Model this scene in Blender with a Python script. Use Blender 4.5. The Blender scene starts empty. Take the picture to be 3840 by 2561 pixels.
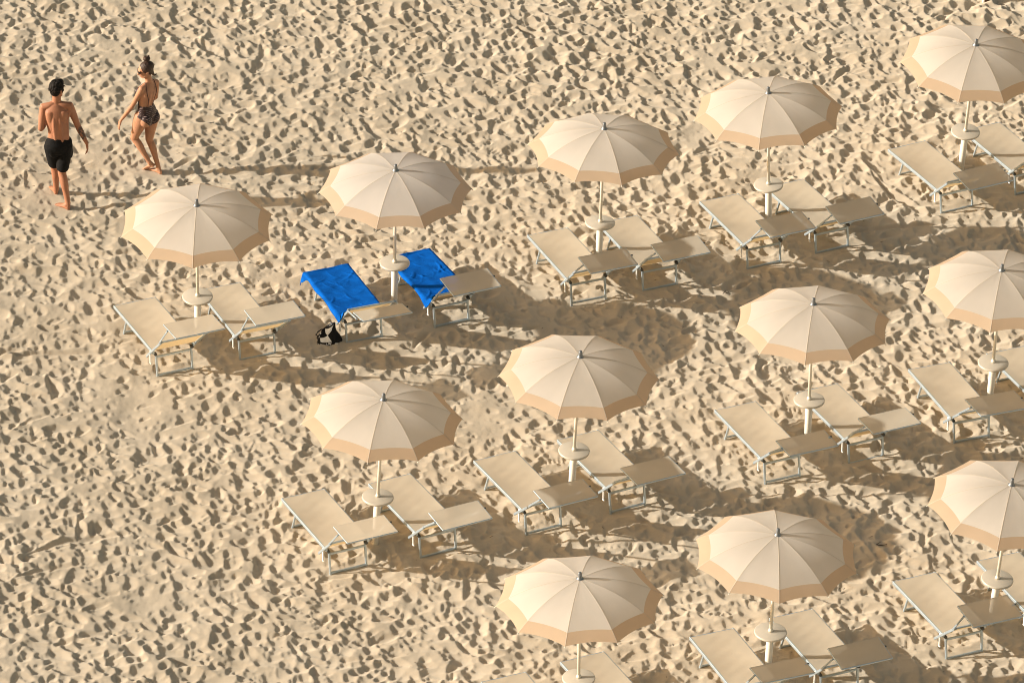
import bpy, bmesh, math, random
import numpy as np
from mathutils import Vector, Matrix
R = math.radians
rng = np.random.default_rng(7)
random.seed(5)
S = bpy.context.scene
COL = S.collection

# ------------------------------------------------------------------ helpers
def tag(o, label=None, cat=None, group=None, kind=None):
    if label: o['label'] = label
    if cat: o['category'] = cat
    if group: o['group'] = group
    if kind: o['kind'] = kind
    return o

def empty(name, loc, rz=0.0):
    o = bpy.data.objects.new(name, None)
    o.location = loc; o.rotation_euler = (0, 0, rz); o.empty_display_size = .1
    COL.objects.link(o)
    return o

def link(name, me, mats=None, parent=None, smooth=True):
    if mats is not None:
        me.materials.clear()
        for m in (mats if isinstance(mats, (list, tuple)) else [mats]):
            me.materials.append(m)
    if smooth:
        me.polygons.foreach_set('use_smooth', np.ones(len(me.polygons), dtype=bool))
    o = bpy.data.objects.new(name, me)
    COL.objects.link(o)
    if parent: o.parent = parent
    return o

def copy_tree(o, parent=None):
    c = o.copy(); COL.objects.link(c)
    if parent: c.parent = parent
    for ch in list(o.children):
        copy_tree(ch, c)
    return c

class MB:
    """collects plain shapes into one mesh"""
    def __init__(s): s.v = []; s.f = []; s.mi = []; s.uv = None
    def add(s, vs, fs, mi=0):
        n = len(s.v); s.v += [tuple(map(float, p)) for p in vs]
        s.f += [tuple(i + n for i in f) for f in fs]; s.mi += [mi] * len(fs)
    def bar(s, p, q, w, h, up=(0, 0, 1), bev=.004, mi=0):
        p, q, up = Vector(p), Vector(q), Vector(up)
        d = (q - p).normalized(); x = d.cross(up).normalized(); y = x.cross(d)
        b = min(bev, w * .3, h * .3); a, c = w / 2, h / 2
        sec = [(-a + b, -c), (a - b, -c), (a, -c + b), (a, c - b), (a - b, c), (-a + b, c), (-a, c - b), (-a, -c + b)]
        vs = [p + x * i + y * j for i, j in sec] + [q + x * i + y * j for i, j in sec]
        fs = [(i, (i + 1) % 8, 8 + (i + 1) % 8, 8 + i) for i in range(8)] + [tuple(range(7, -1, -1)), tuple(range(8, 16))]
        s.add(vs, fs, mi)
    def tube(s, pts, r, n=12, mi=0, cap=True):
        pts = [Vector(p) for p in pts]; rs = r if isinstance(r, (list, tuple)) else [r] * len(pts)
        vs = []; fs = []; hint = Vector((.31, .17, .93))
        for i, p in enumerate(pts):
            t = (pts[min(i + 1, len(pts) - 1)] - pts[max(i - 1, 0)]).normalized()
            if abs(t.dot(hint)) > .97: hint = Vector((1, .1, 0))
            x = t.cross(hint).normalized(); y = t.cross(x)
            for k in range(n):
                a = 2 * math.pi * k / n
                vs.append(p + (x * math.cos(a) + y * math.sin(a)) * rs[i])
        for i in range(len(pts) - 1):
            for k in range(n):
                fs.append((i * n + k, i * n + (k + 1) % n, (i + 1) * n + (k + 1) % n, (i + 1) * n + k))
        if cap:
            fs.append(tuple(range(n - 1, -1, -1))); m = (len(pts) - 1) * n; fs.append(tuple(range(m, m + n)))
        s.add(vs, fs, mi)
    def lathe(s, prof, n=32, mi=0, c=(0, 0, 0)):
        vs = []; fs = []
        for r, z in prof:
            for k in range(n):
                a = 2 * math.pi * k / n; vs.append((c[0] + r * math.cos(a), c[1] + r * math.sin(a), c[2] + z))
        for i in range(len(prof) - 1):
            for k in range(n):
                fs.append((i * n + k, i * n + (k + 1) % n, (i + 1) * n + (k + 1) % n, (i + 1) * n + k))
        fs.append(tuple(range(n - 1, -1, -1))); m = (len(prof) - 1) * n; fs.append(tuple(range(m, m + n)))
        s.add(vs, fs, mi)
    def grid(s, P, mi=0, closed=False):
        P = np.asarray(P); a, b = P.shape[:2]
        fs = [(i * b + j, i * b + (j + 1) % b, (i + 1) * b + (j + 1) % b, (i + 1) * b + j)
              for i in range(a - 1) for j in range(b if closed else b - 1)]
        s.add(P.reshape(-1, 3), fs, mi)
    def mesh(s, name):
        me = bpy.data.meshes.new(name); me.from_pydata(s.v, [], s.f); me.update()
        me.polygons.foreach_set('material_index', np.array(s.mi, dtype=np.int32))
        bm = bmesh.new(); bm.from_mesh(me); bmesh.ops.recalc_face_normals(bm, faces=bm.faces); bm.to_mesh(me); bm.free()
        return me
    def build(s, name, mats, parent=None, smooth=False):
        return link(name, s.mesh(name), mats, parent, smooth)

# ------------------------------------------------------------------ materials
def newmat(name):
    m = bpy.data.materials.new(name); m.use_nodes = True
    nt = m.node_tree; b = nt.nodes['Principled BSDF']
    return m, nt, b
def nd(nt, t, **k):
    n = nt.nodes.new(t)
    for a, v in k.items(): setattr(n, a, v)
    return n
def simple(name, col, rough=.5, metal=0, noise=.0, nscale=30, bump=0, bscale=200, spec=.5):
    m, nt, b = newmat(name)
    b.inputs['Base Color'].default_value = (*col, 1); b.inputs['Roughness'].default_value = rough
    b.inputs['Metallic'].default_value = metal; b.inputs['Specular IOR Level'].default_value = spec
    tc = nd(nt, 'ShaderNodeTexCoord')
    if noise:
        n = nd(nt, 'ShaderNodeTexNoise'); n.inputs['Scale'].default_value = nscale; n.inputs['Detail'].default_value = 5
        nt.links.new(tc.outputs['Object'], n.inputs['Vector'])
        r = nd(nt, 'ShaderNodeMapRange'); r.inputs[1].default_value = .3; r.inputs[2].default_value = .7
        r.inputs[3].default_value = 1 - noise; r.inputs[4].default_value = 1 + noise * .4
        nt.links.new(n.outputs['Fac'], r.inputs[0])
        mx = nd(nt, 'ShaderNodeMix', data_type='RGBA', blend_type='MULTIPLY'); mx.inputs[0].default_value = 1
        mx.inputs[6].default_value = (*col, 1); nt.links.new(r.outputs[0], mx.inputs[7])
        nt.links.new(mx.outputs[2], b.inputs['Base Color'])
    if bump:
        n2 = nd(nt, 'ShaderNodeTexNoise'); n2.inputs['Scale'].default_value = bscale; n2.inputs['Detail'].default_value = 4
        nt.links.new(tc.outputs['Object'], n2.inputs['Vector'])
        bp = nd(nt, 'ShaderNodeBump'); bp.inputs['Strength'].default_value = bump; bp.inputs['Distance'].default_value = .01
        nt.links.new(n2.outputs['Fac'], bp.inputs['Height']); nt.links.new(bp.outputs[0], b.inputs['Normal'])
    return m

def fabric(name, col, tcol, twt, holes=0.0, noise=.06, nscale=14, uvstretch=None, bump=.25, gloss=.35):
    """woven cloth that lets some light through; holes = open share of the weave"""
    m, nt, b = newmat(name)
    b.inputs['Roughness'].default_value = .75; b.inputs['Specular IOR Level'].default_value = gloss
    tc = nd(nt, 'ShaderNodeTexCoord')
    n = nd(nt, 'ShaderNodeTexNoise'); n.inputs['Scale'].default_value = nscale; n.inputs['Detail'].default_value = 6
    n.noise_dimensions = '4D'; oi = nd(nt, 'ShaderNodeObjectInfo'); om = nd(nt, 'ShaderNodeMath', operation='MULTIPLY'); om.inputs[1].default_value = 40
    nt.links.new(oi.outputs['Random'], om.inputs[0]); nt.links.new(om.outputs[0], n.inputs['W'])
    if uvstretch:
        mp = nd(nt, 'ShaderNodeMapping'); mp.inputs['Scale'].default_value = uvstretch
        nt.links.new(tc.outputs['UV'], mp.inputs['Vector']); nt.links.new(mp.outputs[0], n.inputs['Vector'])
    else:
        nt.links.new(tc.outputs['Object'], n.inputs['Vector'])
    r = nd(nt, 'ShaderNodeMapRange'); r.inputs[1].default_value = .3; r.inputs[2].default_value = .7
    r.inputs[3].default_value = 1 - noise; r.inputs[4].default_value = 1 + noise * .5
    nt.links.new(n.outputs['Fac'], r.inputs[0])
    mx = nd(nt, 'ShaderNodeMix', data_type='RGBA', blend_type='MULTIPLY'); mx.inputs[0].default_value = 1
    fa = nd(nt, 'ShaderNodeMapRange'); fa.inputs[3].default_value = .93; fa.inputs[4].default_value = 1.04; nt.links.new(oi.outputs['Random'], fa.inputs[0])
    fm = nd(nt, 'ShaderNodeMath', operation='MULTIPLY'); nt.links.new(r.outputs[0], fm.inputs[0]); nt.links.new(fa.outputs[0], fm.inputs[1])
    mx.inputs[6].default_value = (*col, 1); nt.links.new(fm.outputs[0], mx.inputs[7])
    nt.links.new(mx.outputs[2], b.inputs['Base Color'])
    bp = nd(nt, 'ShaderNodeBump'); bp.inputs['Strength'].default_value = bump; bp.inputs['Distance'].default_value = .012
    nt.links.new(n.outputs['Fac'], bp.inputs['Height']); nt.links.new(bp.outputs[0], b.inputs['Normal'])
    out = nt.nodes['Material Output']
    tr = nd(nt, 'ShaderNodeBsdfTranslucent'); tr.inputs['Color'].default_value = (*tcol, 1)
    ms = nd(nt, 'ShaderNodeMixShader'); ms.inputs[0].default_value = twt
    nt.links.new(b.outputs[0], ms.inputs[1]); nt.links.new(tr.outputs[0], ms.inputs[2])
    last = ms
    if holes:
        tp = nd(nt, 'ShaderNodeBsdfTransparent'); m2 = nd(nt, 'ShaderNodeMixShader'); m2.inputs[0].default_value = holes
        nt.links.new(ms.outputs[0], m2.inputs[1]); nt.links.new(tp.outputs[0], m2.inputs[2]); last = m2
    nt.links.new(last.outputs[0], out.inputs['Surface'])
    return m

M = {}
M['canopy'] = fabric('cream_canopy_cloth', (.74, .715, .68), (.86, .765, .64), .55, noise=.07, nscale=3, uvstretch=(9, 1.2, 1), bump=.3)
M['border'] = fabric('peach_border_cloth', (.67, .545, .415), (.76, .53, .32), .53, noise=.07, nscale=3, uvstretch=(9, 1.2, 1), bump=.3)
M['seam'] = fabric('seam_cloth', (.74, .66, .55), (.7, .58, .44), .3)
M['sling'] = fabric('beige_sling_mesh', (.585, .525, .425), (.70, .48, .20), .24, noise=.10, nscale=3.6, bump=.16)
M['back'] = fabric('backlit_sling_mesh', (.60, .50, .36), (.74, .54, .28), .40, noise=.08, nscale=3.6, bump=.1)
M['shade'] = fabric('beige_shade_mesh', (.655, .585, .475), (.64, .50, .32), .26, holes=.13, noise=.06, nscale=4, bump=.08)
M['alu'] = simple('painted_aluminium', (.46, .54, .60), .42, .6, noise=.12, nscale=12)
M['pole'] = simple('beige_pole_paint', (.72, .68, .58), .38, .1, noise=.10, nscale=8)
M['pvc'] = simple('white_plastic_pipe', (.74, .70, .62), .4, 0, noise=.08, nscale=6)
M['table'] = simple('cream_table_plastic', (.495, .455, .385), .3, 0, noise=.05, nscale=7)
M['finial'] = simple('grey_zinc_cap', (.20, .215, .23), .42, .55, noise=.15, nscale=40)
M['dark'] = simple('dark_plastic', (.05, .055, .055), .5)
M['white'] = simple('white_plastic', (.82, .80, .75), .45)
M['towel'] = simple('blue_terry', (.002, .100, .46), .95, 0, noise=.30, nscale=7, bump=.5, bscale=300, spec=.05)
M['black_cloth'] = simple('black_cloth', (.010, .010, .011), .85, 0, noise=.3, nscale=20, bump=.2, bscale=60, spec=.3)
M['shorts'] = simple('black_swim_cloth', (.0055, .0055, .006), .85, 0, noise=.3, nscale=14, bump=.5, bscale=28, spec=.2)
M['bag_white'] = simple('bag_white_cloth', (.86, .86, .86), .8, 0, noise=.12, nscale=20)
M['twig'] = simple('dry_twig', (.07, .05, .035), .9, noise=.3, nscale=60)
M['shell'] = simple('shell_bits', (.62, .55, .46), .6, noise=.3, nscale=60)
M['glasses'] = simple('black_lens', (.008, .008, .01), .12)
M['ring'] = simple('silver', (.75, .74, .72), .25, 1)

def skin(name, col, tattoo=None):
    m, nt, b = newmat(name)
    tc = nd(nt, 'ShaderNodeTexCoord'); n = nd(nt, 'ShaderNodeTexNoise'); n.inputs['Scale'].default_value = 9; n.inputs['Detail'].default_value = 5
    nt.links.new(tc.outputs['Object'], n.inputs['Vector'])
    cr = nd(nt, 'ShaderNodeValToRGB'); e = cr.color_ramp.elements
    e[0].position = .3; e[0].color = (col[0] * .86, col[1] * .8, col[2] * .78, 1); e[1].position = .7; e[1].color = (*col, 1)
    nt.links.new(n.outputs['Fac'], cr.inputs[0]); last = cr.outputs[0]
    if tattoo:
        n2 = nd(nt, 'ShaderNodeTexNoise'); n2.inputs['Scale'].default_value = 38; n2.inputs['Detail'].default_value = 2
        nt.links.new(tc.outputs['Object'], n2.inputs['Vector'])
        g = nd(nt, 'ShaderNodeMath', operation='GREATER_THAN'); g.inputs[1].default_value = .47
        nt.links.new(n2.outputs['Fac'], g.inputs[0])
        mx = nd(nt, 'ShaderNodeMix', data_type='RGBA'); mx.inputs[7].default_value = (.10, .065, .05, 1)
        nt.links.new(g.outputs[0], mx.inputs[0]); nt.links.new(last, mx.inputs[6]); last = mx.outputs[2]
    nt.links.new(last, b.inputs['Base Color']); b.inputs['Roughness'].default_value = .55; b.inputs['Specular IOR Level'].default_value = .3
    b.inputs['Subsurface Weight'].default_value = .12; b.inputs['Subsurface Radius'].default_value = (.02, .008, .004); b.inputs['Subsurface Scale'].default_value = .5
    return m
M['skin_m'] = skin('tanned_skin', (.37, .170, .098)); M['tattoo'] = skin('tattooed_skin', (.33, .15, .085), True)
M['skin_w'] = skin('light_tanned_skin', (.45, .235, .140)); M['lips'] = simple('lips', (.62, .22, .17), .4)
M['hair_m'] = simple('black_hair', (.008, .0055, .004), .7, 0, noise=.4, nscale=40, bump=.6, bscale=60, spec=.2)
M['hair_w'] = simple('brown_hair', (.040, .017, .008), .6, 0, noise=.5, nscale=40, bump=.6, bscale=60)

def swim_mat():
    m, nt, b = newmat('patterned_swim_cloth')
    tc = nd(nt, 'ShaderNodeTexCoord')
    w = nd(nt, 'ShaderNodeTexWave', bands_direction='Z'); w.inputs['Scale'].default_value = 13; w.inputs['Distortion'].default_value = 3.2
    w.inputs['Detail'].default_value = 2; w.inputs['Detail Scale'].default_value = 2.2
    nt.links.new(tc.outputs['Object'], w.inputs['Vector'])
    n = nd(nt, 'ShaderNodeTexNoise'); n.inputs['Scale'].default_value = 24
    nt.links.new(tc.outputs['Object'], n.inputs['Vector'])
    a = nd(nt, 'ShaderNodeMath', operation='MULTIPLY'); nt.links.new(w.outputs['Fac'], a.inputs[0]); nt.links.new(n.outputs['Fac'], a.inputs[1])
    cr = nd(nt, 'ShaderNodeValToRGB'); e = cr.color_ramp.elements
    e[0].position = .46; e[0].color = (.022, .007, .007, 1); e[1].position = .60; e[1].color = (.34, .24, .23, 1)
    nt.links.new(a.outputs[0], cr.inputs[0]); nt.links.new(cr.outputs[0], b.inputs['Base Color']); b.inputs['Roughness'].default_value = .6
    return m
M['swim'] = swim_mat(); M['strap'] = simple('dark_maroon_strap', (.05, .016, .015), .6)

def sand_mat():
    m, nt, b = newmat('dry_beach_sand')
    b.inputs['Roughness'].default_value = .95; b.inputs['Specular IOR Level'].default_value = .1; b.inputs['Diffuse Roughness'].default_value = 1.0
    tc = nd(nt, 'ShaderNodeTexCoord')
    def noise(sc, det=6, rough=.6):
        n = nd(nt, 'ShaderNodeTexNoise'); n.inputs['Scale'].default_value = sc; n.inputs['Detail'].default_value = det; n.inputs['Roughness'].default_value = rough
        nt.links.new(tc.outputs['Object'], n.inputs['Vector']); return n.outputs['Fac']
    cr = nd(nt, 'ShaderNodeValToRGB'); e = cr.color_ramp.elements
    e[0].position = .30; e[0].color = (.525, .450, .347, 1); e[1].position = .62; e[1].color = (.600, .524, .418, 1)
    nt.links.new(noise(.9, 6), cr.inputs[0])
    # coarse orange grains gathered in patches
    g1 = nd(nt, 'ShaderNodeMapRange'); g1.inputs[1].default_value = .60; g1.inputs[2].default_value = .75; nt.links.new(noise(2.6, 5), g1.inputs[0])
    g2 = nd(nt, 'ShaderNodeMapRange'); g2.inputs[1].default_value = .46; g2.inputs[2].default_value = .62; nt.links.new(noise(70, 3), g2.inputs[0])
    gm = nd(nt, 'ShaderNodeMath', operation='MULTIPLY'); nt.links.new(g1.outputs[0], gm.inputs[0]); nt.links.new(g2.outputs[0], gm.inputs[1])
    gs = nd(nt, 'ShaderNodeMath', operation='MULTIPLY'); nt.links.new(gm.outputs[0], gs.inputs[0]); gs.inputs[1].default_value = .65
    mx = nd(nt, 'ShaderNodeMix', data_type='RGBA'); mx.inputs[7].default_value = (.38, .25, .13, 1)
    nt.links.new(gs.outputs[0], mx.inputs[0]); nt.links.new(cr.outputs[0], mx.inputs[6])
    # grain speckle
    sp = nd(nt, 'ShaderNodeMapRange'); sp.inputs[1].default_value = .3; sp.inputs[2].default_value = .7; sp.inputs[3].default_value = .86; sp.inputs[4].default_value = 1.1
    nt.links.new(noise(260, 2), sp.inputs[0])
    m2 = nd(nt, 'ShaderNodeMix', data_type='RGBA', blend_type='MULTIPLY'); m2.inputs[0].default_value = 1
    nt.links.new(mx.outputs[2], m2.inputs[6]); nt.links.new(sp.outputs[0], m2.inputs[7])
    nt.links.new(m2.outputs[2], b.inputs['Base Color'])
    b1 = nd(nt, 'ShaderNodeBump'); b1.inputs['Strength'].default_value = .3; b1.inputs['Distance'].default_value = .008; nt.links.new(noise(28, 7, .65), b1.inputs['Height'])
    b2 = nd(nt, 'ShaderNodeBump'); b2.inputs['Strength'].default_value = .35; b2.inputs['Distance'].default_value = .004; nt.links.new(noise(150, 4), b2.inputs['Height'])
    nt.links.new(b1.outputs[0], b2.inputs['Normal']); nt.links.new(b2.outputs[0], b.inputs['Normal'])
    return m
M['sand'] = sand_mat()

# ------------------------------------------------------------------ layout (metres)
PARASOLS = [  # x, y, lean x, lean y, turn of the ribs, label
 (-3.959, -0.288, -.0140, -.0337, .0058, 'cream parasol nearest the walking couple, first from the left in the farthest row'),
 (-1.517, .683, -.0146, -.0025, -.2138, 'cream parasol standing between the two loungers draped with blue towels'),
 (1.075, 1.833, -.0035, .0405, -.3796, 'cream parasol next to the right of the one over the blue towels'),
 (3.285, 2.961, -.0553, .0148, -.1417, 'cream parasol fourth from the left in the farthest row'),
 (5.847, 4.575, .0282, -.0571, -.2410, 'cream parasol cut by the picture edge in the top right corner, farthest of all'),
 (-1.553, -4.705, .0251, .0306, -.1414, 'cream parasol first from the left in the middle row, foot of its white sleeve visible'),
 (.794, -3.492, .0166, -.0147, -.2573, 'cream parasol second from the left in the middle row'),
 (3.700, -2.177, -.0188, .0310, -.1157, 'cream parasol third from the left in the middle row, above sand with shell bits'),
 (5.996, -1.121, .0043, -.0165, -.1646, 'cream parasol cut by the right picture edge in the middle row, its table in shade'),
 (.940, -8.294, -.0286, .0257, -.1609, 'cream parasol first from the left in the nearest row, at the bottom edge'),
 (3.144, -7.194, .0066, .0019, .0224, 'cream parasol in the middle of the nearest row, one rib pointing straight down'),
 (5.817, -5.898, .0495, -.0215, -.1787, 'cream parasol leaning right at the right picture edge in the nearest row'),
]
D = dict
LOUNGERS = [  # id, x, y, yaw, dz, joint, arm end, shade edge far / near (run, rise from the hinge)
('1L',-5.047,.067,25.8,.004,D(J=(.347,.34),arm=(.593,.654),P1=(.424,.644),P2=(.847,.684))),
('1R',-4.005,.546,24.2,-.015,D(J=(.334,.298),arm=(.528,.583),P1=(.372,.601),P2=(.78,.616))),
('2L',-2.665,1.053,23.3,-.013,D(J=(.297,.316),arm=(.595,.356),P1=(.438,.355),P2=(.803,.439))),
('2R',-1.627,1.463,26.2,.003,D(J=(.261,.266),arm=(.499,.529),P1=(.325,.549),P2=(.746,.53))),
('3L',.147,2.137,24.0,.025,D(J=(.257,.255),arm=(.529,.522),P1=(.365,.545),P2=(.76,.533))),
('3R',1.051,2.560,24.4,-.006,D(J=(.267,.269),arm=(.529,.51),P1=(.373,.548),P2=(.773,.526))),
('4L',2.377,3.190,25.5,-.003,D(J=(.288,.268),arm=(.532,.546),P1=(.339,.552),P2=(.773,.549))),
('4R',3.237,3.614,27.0,-.001,D(J=(.291,.256),arm=(.534,.516),P1=(.35,.542),P2=(.741,.502))),
('5L',4.883,4.741,28.0,-.013,D(J=(.291,.283),arm=(.579,.449),P1=(.392,.476),P2=(.824,.452))),
('5R',5.890,5.286,27.4,.002,D()),
('6L',-2.710,-4.160,26.5,.001,D(J=(.213,.211),arm=(.439,.475),P1=(.28,.487),P2=(.687,.504))),
('6R',-1.673,-3.765,28.0,.0,D(J=(.282,.266),arm=(.571,.511),P1=(.377,.52),P2=(.768,.507))),
('7L',-.409,-3.177,27.7,.008,D(J=(.273,.222),arm=(.54,.476),P1=(.347,.479),P2=(.756,.478))),
('7R',.605,-2.641,27.8,.010,D(J=(.293,.27),arm=(.592,.518),P1=(.387,.521),P2=(.833,.544))),
('8L',2.545,-1.828,25.4,.011,D(J=(.29,.262),arm=(.595,.518),P1=(.403,.5),P2=(.793,.517))),
('8R',3.577,-1.288,26.0,-.026,D(J=(.257,.263),arm=(.514,.504),P1=(.332,.513),P2=(.744,.534))),
('9L',4.985,-.702,21.6,.006,D(J=(.322,.267),arm=(.62,.535),P1=(.414,.524),P2=(.90,.575))),
('9R',5.983,-.256,25.0,.0,D()),
('11L',2.227,-6.748,23.1,-.002,D(J=(.33,.31),arm=(.60,.64),P1=(.43,.625),P2=(.806,.658))),
('11R',3.171,-6.296,24.5,.001,D(J=(.213,.2),arm=(.432,.471),P1=(.268,.507),P2=(.655,.467))),
('12L',4.657,-5.414,24.8,-.006,D(J=(.336,.299),arm=(.544,.609),P1=(.349,.623),P2=(.766,.59))),
('12R',5.681,-4.918,24.6,.0,D()),
('10L',-.202,-7.827,25.0,.0,D()),
('10R',.712,-7.363,26.4,.0,D()),
]
LW, LL, ZA, ZB = .572, 1.288, .248, .333
MAN = np.array((-5.921, 2.957, 0.)); WOM = np.array((-4.763, 3.793, 0.))

def lpt(x, y, yaw, s, t):     # lounger-local (across, along) to world
    a = R(yaw); return (x + math.cos(a) * s + math.sin(a) * t, y + math.sin(a) * s - math.cos(a) * t)

# ------------------------------------------------------------------ sand
X0, X1, Y0, Y1, DX, DY = -9.6, 10.2, -10.6, 12.0, .0150, .0180
gx = np.arange(X0, X1, DX); gy = np.arange(Y0, Y1, DY); NX, NY = len(gx), len(gy)

def blur(Z, k):
    for ax in (0, 1):
        for _ in range(2):
            c = np.cumsum(np.concatenate([np.repeat(np.take(Z, [0], ax), k + 1, ax), Z, np.repeat(np.take(Z, [-1], ax), k, ax)], ax), axis=ax, dtype=np.float64)
            n = Z.shape[ax]; w = 2 * k + 1
            Z = ((np.take(c, range(w, w + n), ax) - np.take(c, range(0, n), ax)) / w).astype(np.float32)
    return Z
def fnoise(k, amp):
    Z = blur(rng.standard_normal((NY, NX)).astype(np.float32), k); return Z / Z.std() * amp
def smooth(e0, e1, x):
    t = np.clip((x - e0) / (e1 - e0), 0, 1); return t * t * (3 - 2 * t)

Z = fnoise(60, .014) + fnoise(10, .0075) + .035
def bowl(cx, cy, ang, a, b, lift, depth):
    """a shallow trodden hollow; where hollows meet they leave a crest"""
    rad = max(a, b) * 2.0
    i0, i1 = max(int((cx - rad - X0) / DX), 0), min(int((cx + rad - X0) / DX) + 1, NX); j0, j1 = max(int((cy - rad - Y0) / DY), 0), min(int((cy + rad - Y0) / DY) + 1, NY)
    if i1 - i0 < 3 or j1 - j0 < 3: return
    x = gx[i0:i1][None, :] - cx; y = gy[j0:j1][:, None] - cy
    x = np.where(x < 0, x * 1.6, x * .58)             # shade put into the shape: steep lip towards the sun, long low slope behind
    ca, sa = math.cos(ang), math.sin(ang); u = (x * ca + y * sa) / a; v = (-x * sa + y * ca) / b
    h = lift + depth * ((u * u + v * v) ** .8 - 1)
    P = Z[j0:j1, i0:i1]; k = .003
    t = np.clip(.5 + .5 * (P - h) / k, 0, 1); P += (h - P) * t - k * t * (1 - t)      # soft minimum
PATCH = fnoise(45, 1.0)                       # some patches are trodden harder than others
def patch(x, y):
    return float(PATCH[min(max(int((y - Y0) / DY), 0), NY - 1), min(max(int((x - X0) / DX), 0), NX - 1)])
for _ in range(int((X1 - X0) * (Y1 - Y0) * 72)):
    q = rng.random(); k = .66 if q < .52 else .95 if q < .88 else 1.45
    x, y = rng.uniform(X0, X1), rng.uniform(Y0, Y1); w = min(max(1 + .22 * patch(x, y), .5), 1.5)
    bowl(x, y, R(112) + rng.normal(0, .6), k * rng.uniform(.065, .12), k * rng.uniform(.038, .07), rng.normal(.025, .008), w * k * rng.uniform(.0145, .031))
Z -= Z.mean()
def stamp(cx, cy, ang, a, b, d, rim, skew):
    rad = max(a, b) * 2.2
    i0, i1 = int((cx - rad - X0) / DX), int((cx + rad - X0) / DX) + 1; j0, j1 = int((cy - rad - Y0) / DY), int((cy + rad - Y0) / DY) + 1
    i0, j0 = max(i0, 0), max(j0, 0); i1, j1 = min(i1, NX), min(j1, NY)
    if i1 - i0 < 3 or j1 - j0 < 3: return
    x = gx[i0:i1][None, :] - cx; y = gy[j0:j1][:, None] - cy
    x = np.where(x < 0, x * 1.5, x * .66)  # prints skewed likewise, steep on the sunward side to hold shade
    ca, sa = math.cos(ang), math.sin(ang); u = (x * ca + y * sa) / a; v = (-x * sa + y * ca) / b
    v = v + .35 * skew * u * u                       # slightly bean-shaped
    b2 = 1 + .22 * u                                 # ball of the foot wider than the heel
    r = np.sqrt(u * u + (v / b2) ** 2)
    m = np.where(x < 0, 1 - smooth(.74, 1.02, r), 1 - smooth(.25, 1.15, r))
    P = Z[j0:j1, i0:i1]; mean = float(P.mean())
    prof = -d * m * (1 + .35 * u * skew)
    rimh = rim * np.exp(-((r - 1.16) / .15) ** 2) * (1 + .8 * (-u if skew > 0 else u)).clip(.1, 2) * np.where(x < 0, 1, .45)
    P += (mean - P) * m * .75 + prof + rimh
area = (X1 - X0) * (Y1 - Y0)
for _ in range(int(area * 10)):
    cx = rng.uniform(X0, X1); cy = rng.uniform(Y0, Y1)
    kind = rng.random(); w = min(max(.9 + .25 * patch(cx, cy), .35), 1.4)
    ang = (R(118) if rng.random() < .62 else R(25)) + rng.normal(0, .55) + (math.pi if rng.random() < .5 else 0)
    if kind < .62: a, b, d = rng.uniform(.075, .125), rng.uniform(.034, .055), w * rng.uniform(.012, .033)
    elif kind < .9: a, b, d = rng.uniform(.04, .075), rng.uniform(.028, .045), w * rng.uniform(.012, .031)
    else: a, b, d = rng.uniform(.14, .24), rng.uniform(.04, .075), rng.uniform(.015, .04)
    stamp(cx, cy, ang, a, b, d, d * rng.uniform(.2, .6), rng.uniform(-1, 1))
# a few long drag marks and ridges
for (cx, cy, ang, a, b, d) in ((-5.3, -4.9, .45, .7, .06, .028), (-5.5, -5.5, .45, .5, .05, .024), (4.6, 3.1, .3, .9, .06, .04), (4.0, 3.7, .2, .7, .05, .03), (4.9, 4.0, -1.0, .7, .05, .05), (-5.9, -.7, .15, .6, .06, .04)):
    stamp(cx, cy, ang, a, b, d, d * .7, .3)
# settle the slopes at the angle of repose
LIM = .78
for it in range(10):
    for ax, dd in ((1, DX), (0, DY)):
        df = np.diff(Z, axis=ax); ex = np.sign(df) * np.maximum(np.abs(df) - LIM * dd, 0) * .25
        if ax: Z[:, :-1] += ex; Z[:, 1:] -= ex
        else: Z[:-1] += ex; Z[1:] -= ex
Z = .92 * Z + .08 * blur(Z, 1)
Z += fnoise(1, .0008) + fnoise(3, .0013) + fnoise(6, .0030)
Z -= Z.mean()
def calm(cx, cy, rad, keep, z=0.0):
    i0, i1 = max(int((cx - rad - X0) / DX), 0), min(int((cx + rad - X0) / DX) + 1, NX); j0, j1 = max(int((cy - rad - Y0) / DY), 0), min(int((cy + rad - Y0) / DY) + 1, NY)
    if i1 <= i0 or j1 <= j0: return
    r = np.hypot(gx[i0:i1][None, :] - cx, gy[j0:j1][:, None] - cy) / rad; w = (1 - smooth(.35, 1, r)) * (1 - keep)
    P = Z[j0:j1, i0:i1]; P += (z - P) * w
for (n, x, y, yaw, dz, k) in LOUNGERS:
    for t, off in ((LL + .065, -.012), (.27, -.012)):
        for s in (.05, .16, .29, .42, .53): calm(*lpt(x, y, yaw, s, t), .17, .35, off)
for p in PARASOLS:                                   # sand heaped round the sleeve
    calm(p[0], p[1], .22, .5, -.005); calm(p[0] + .02, p[1] - .03, .15, .45, .030)
def treads(cx, cy, ang):
    rad = .2; i0, i1 = int((cx - rad - X0) / DX), int((cx + rad - X0) / DX); j0, j1 = int((cy - rad - Y0) / DY), int((cy + rad - Y0) / DY)
    x = gx[i0:i1][None, :] - cx; y = gy[j0:j1][:, None] - cy; ca, sa = math.cos(ang), math.sin(ang); u = (x * ca + y * sa) / .15; v = (-x * sa + y * ca) / .055
    m = 1 - smooth(.75, 1.05, np.sqrt(u * u + v * v)); P = Z[j0:j1, i0:i1]
    P += (P.mean() - P) * m * .9 - .012 * m + .007 * m * np.sin(u * 16)
for t in ((-.31, 4.69, -.7), (3.53, -1.34, .1), (.55, -2.72, .2), (4.23, 2.12, .9)): treads(*t)
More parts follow.
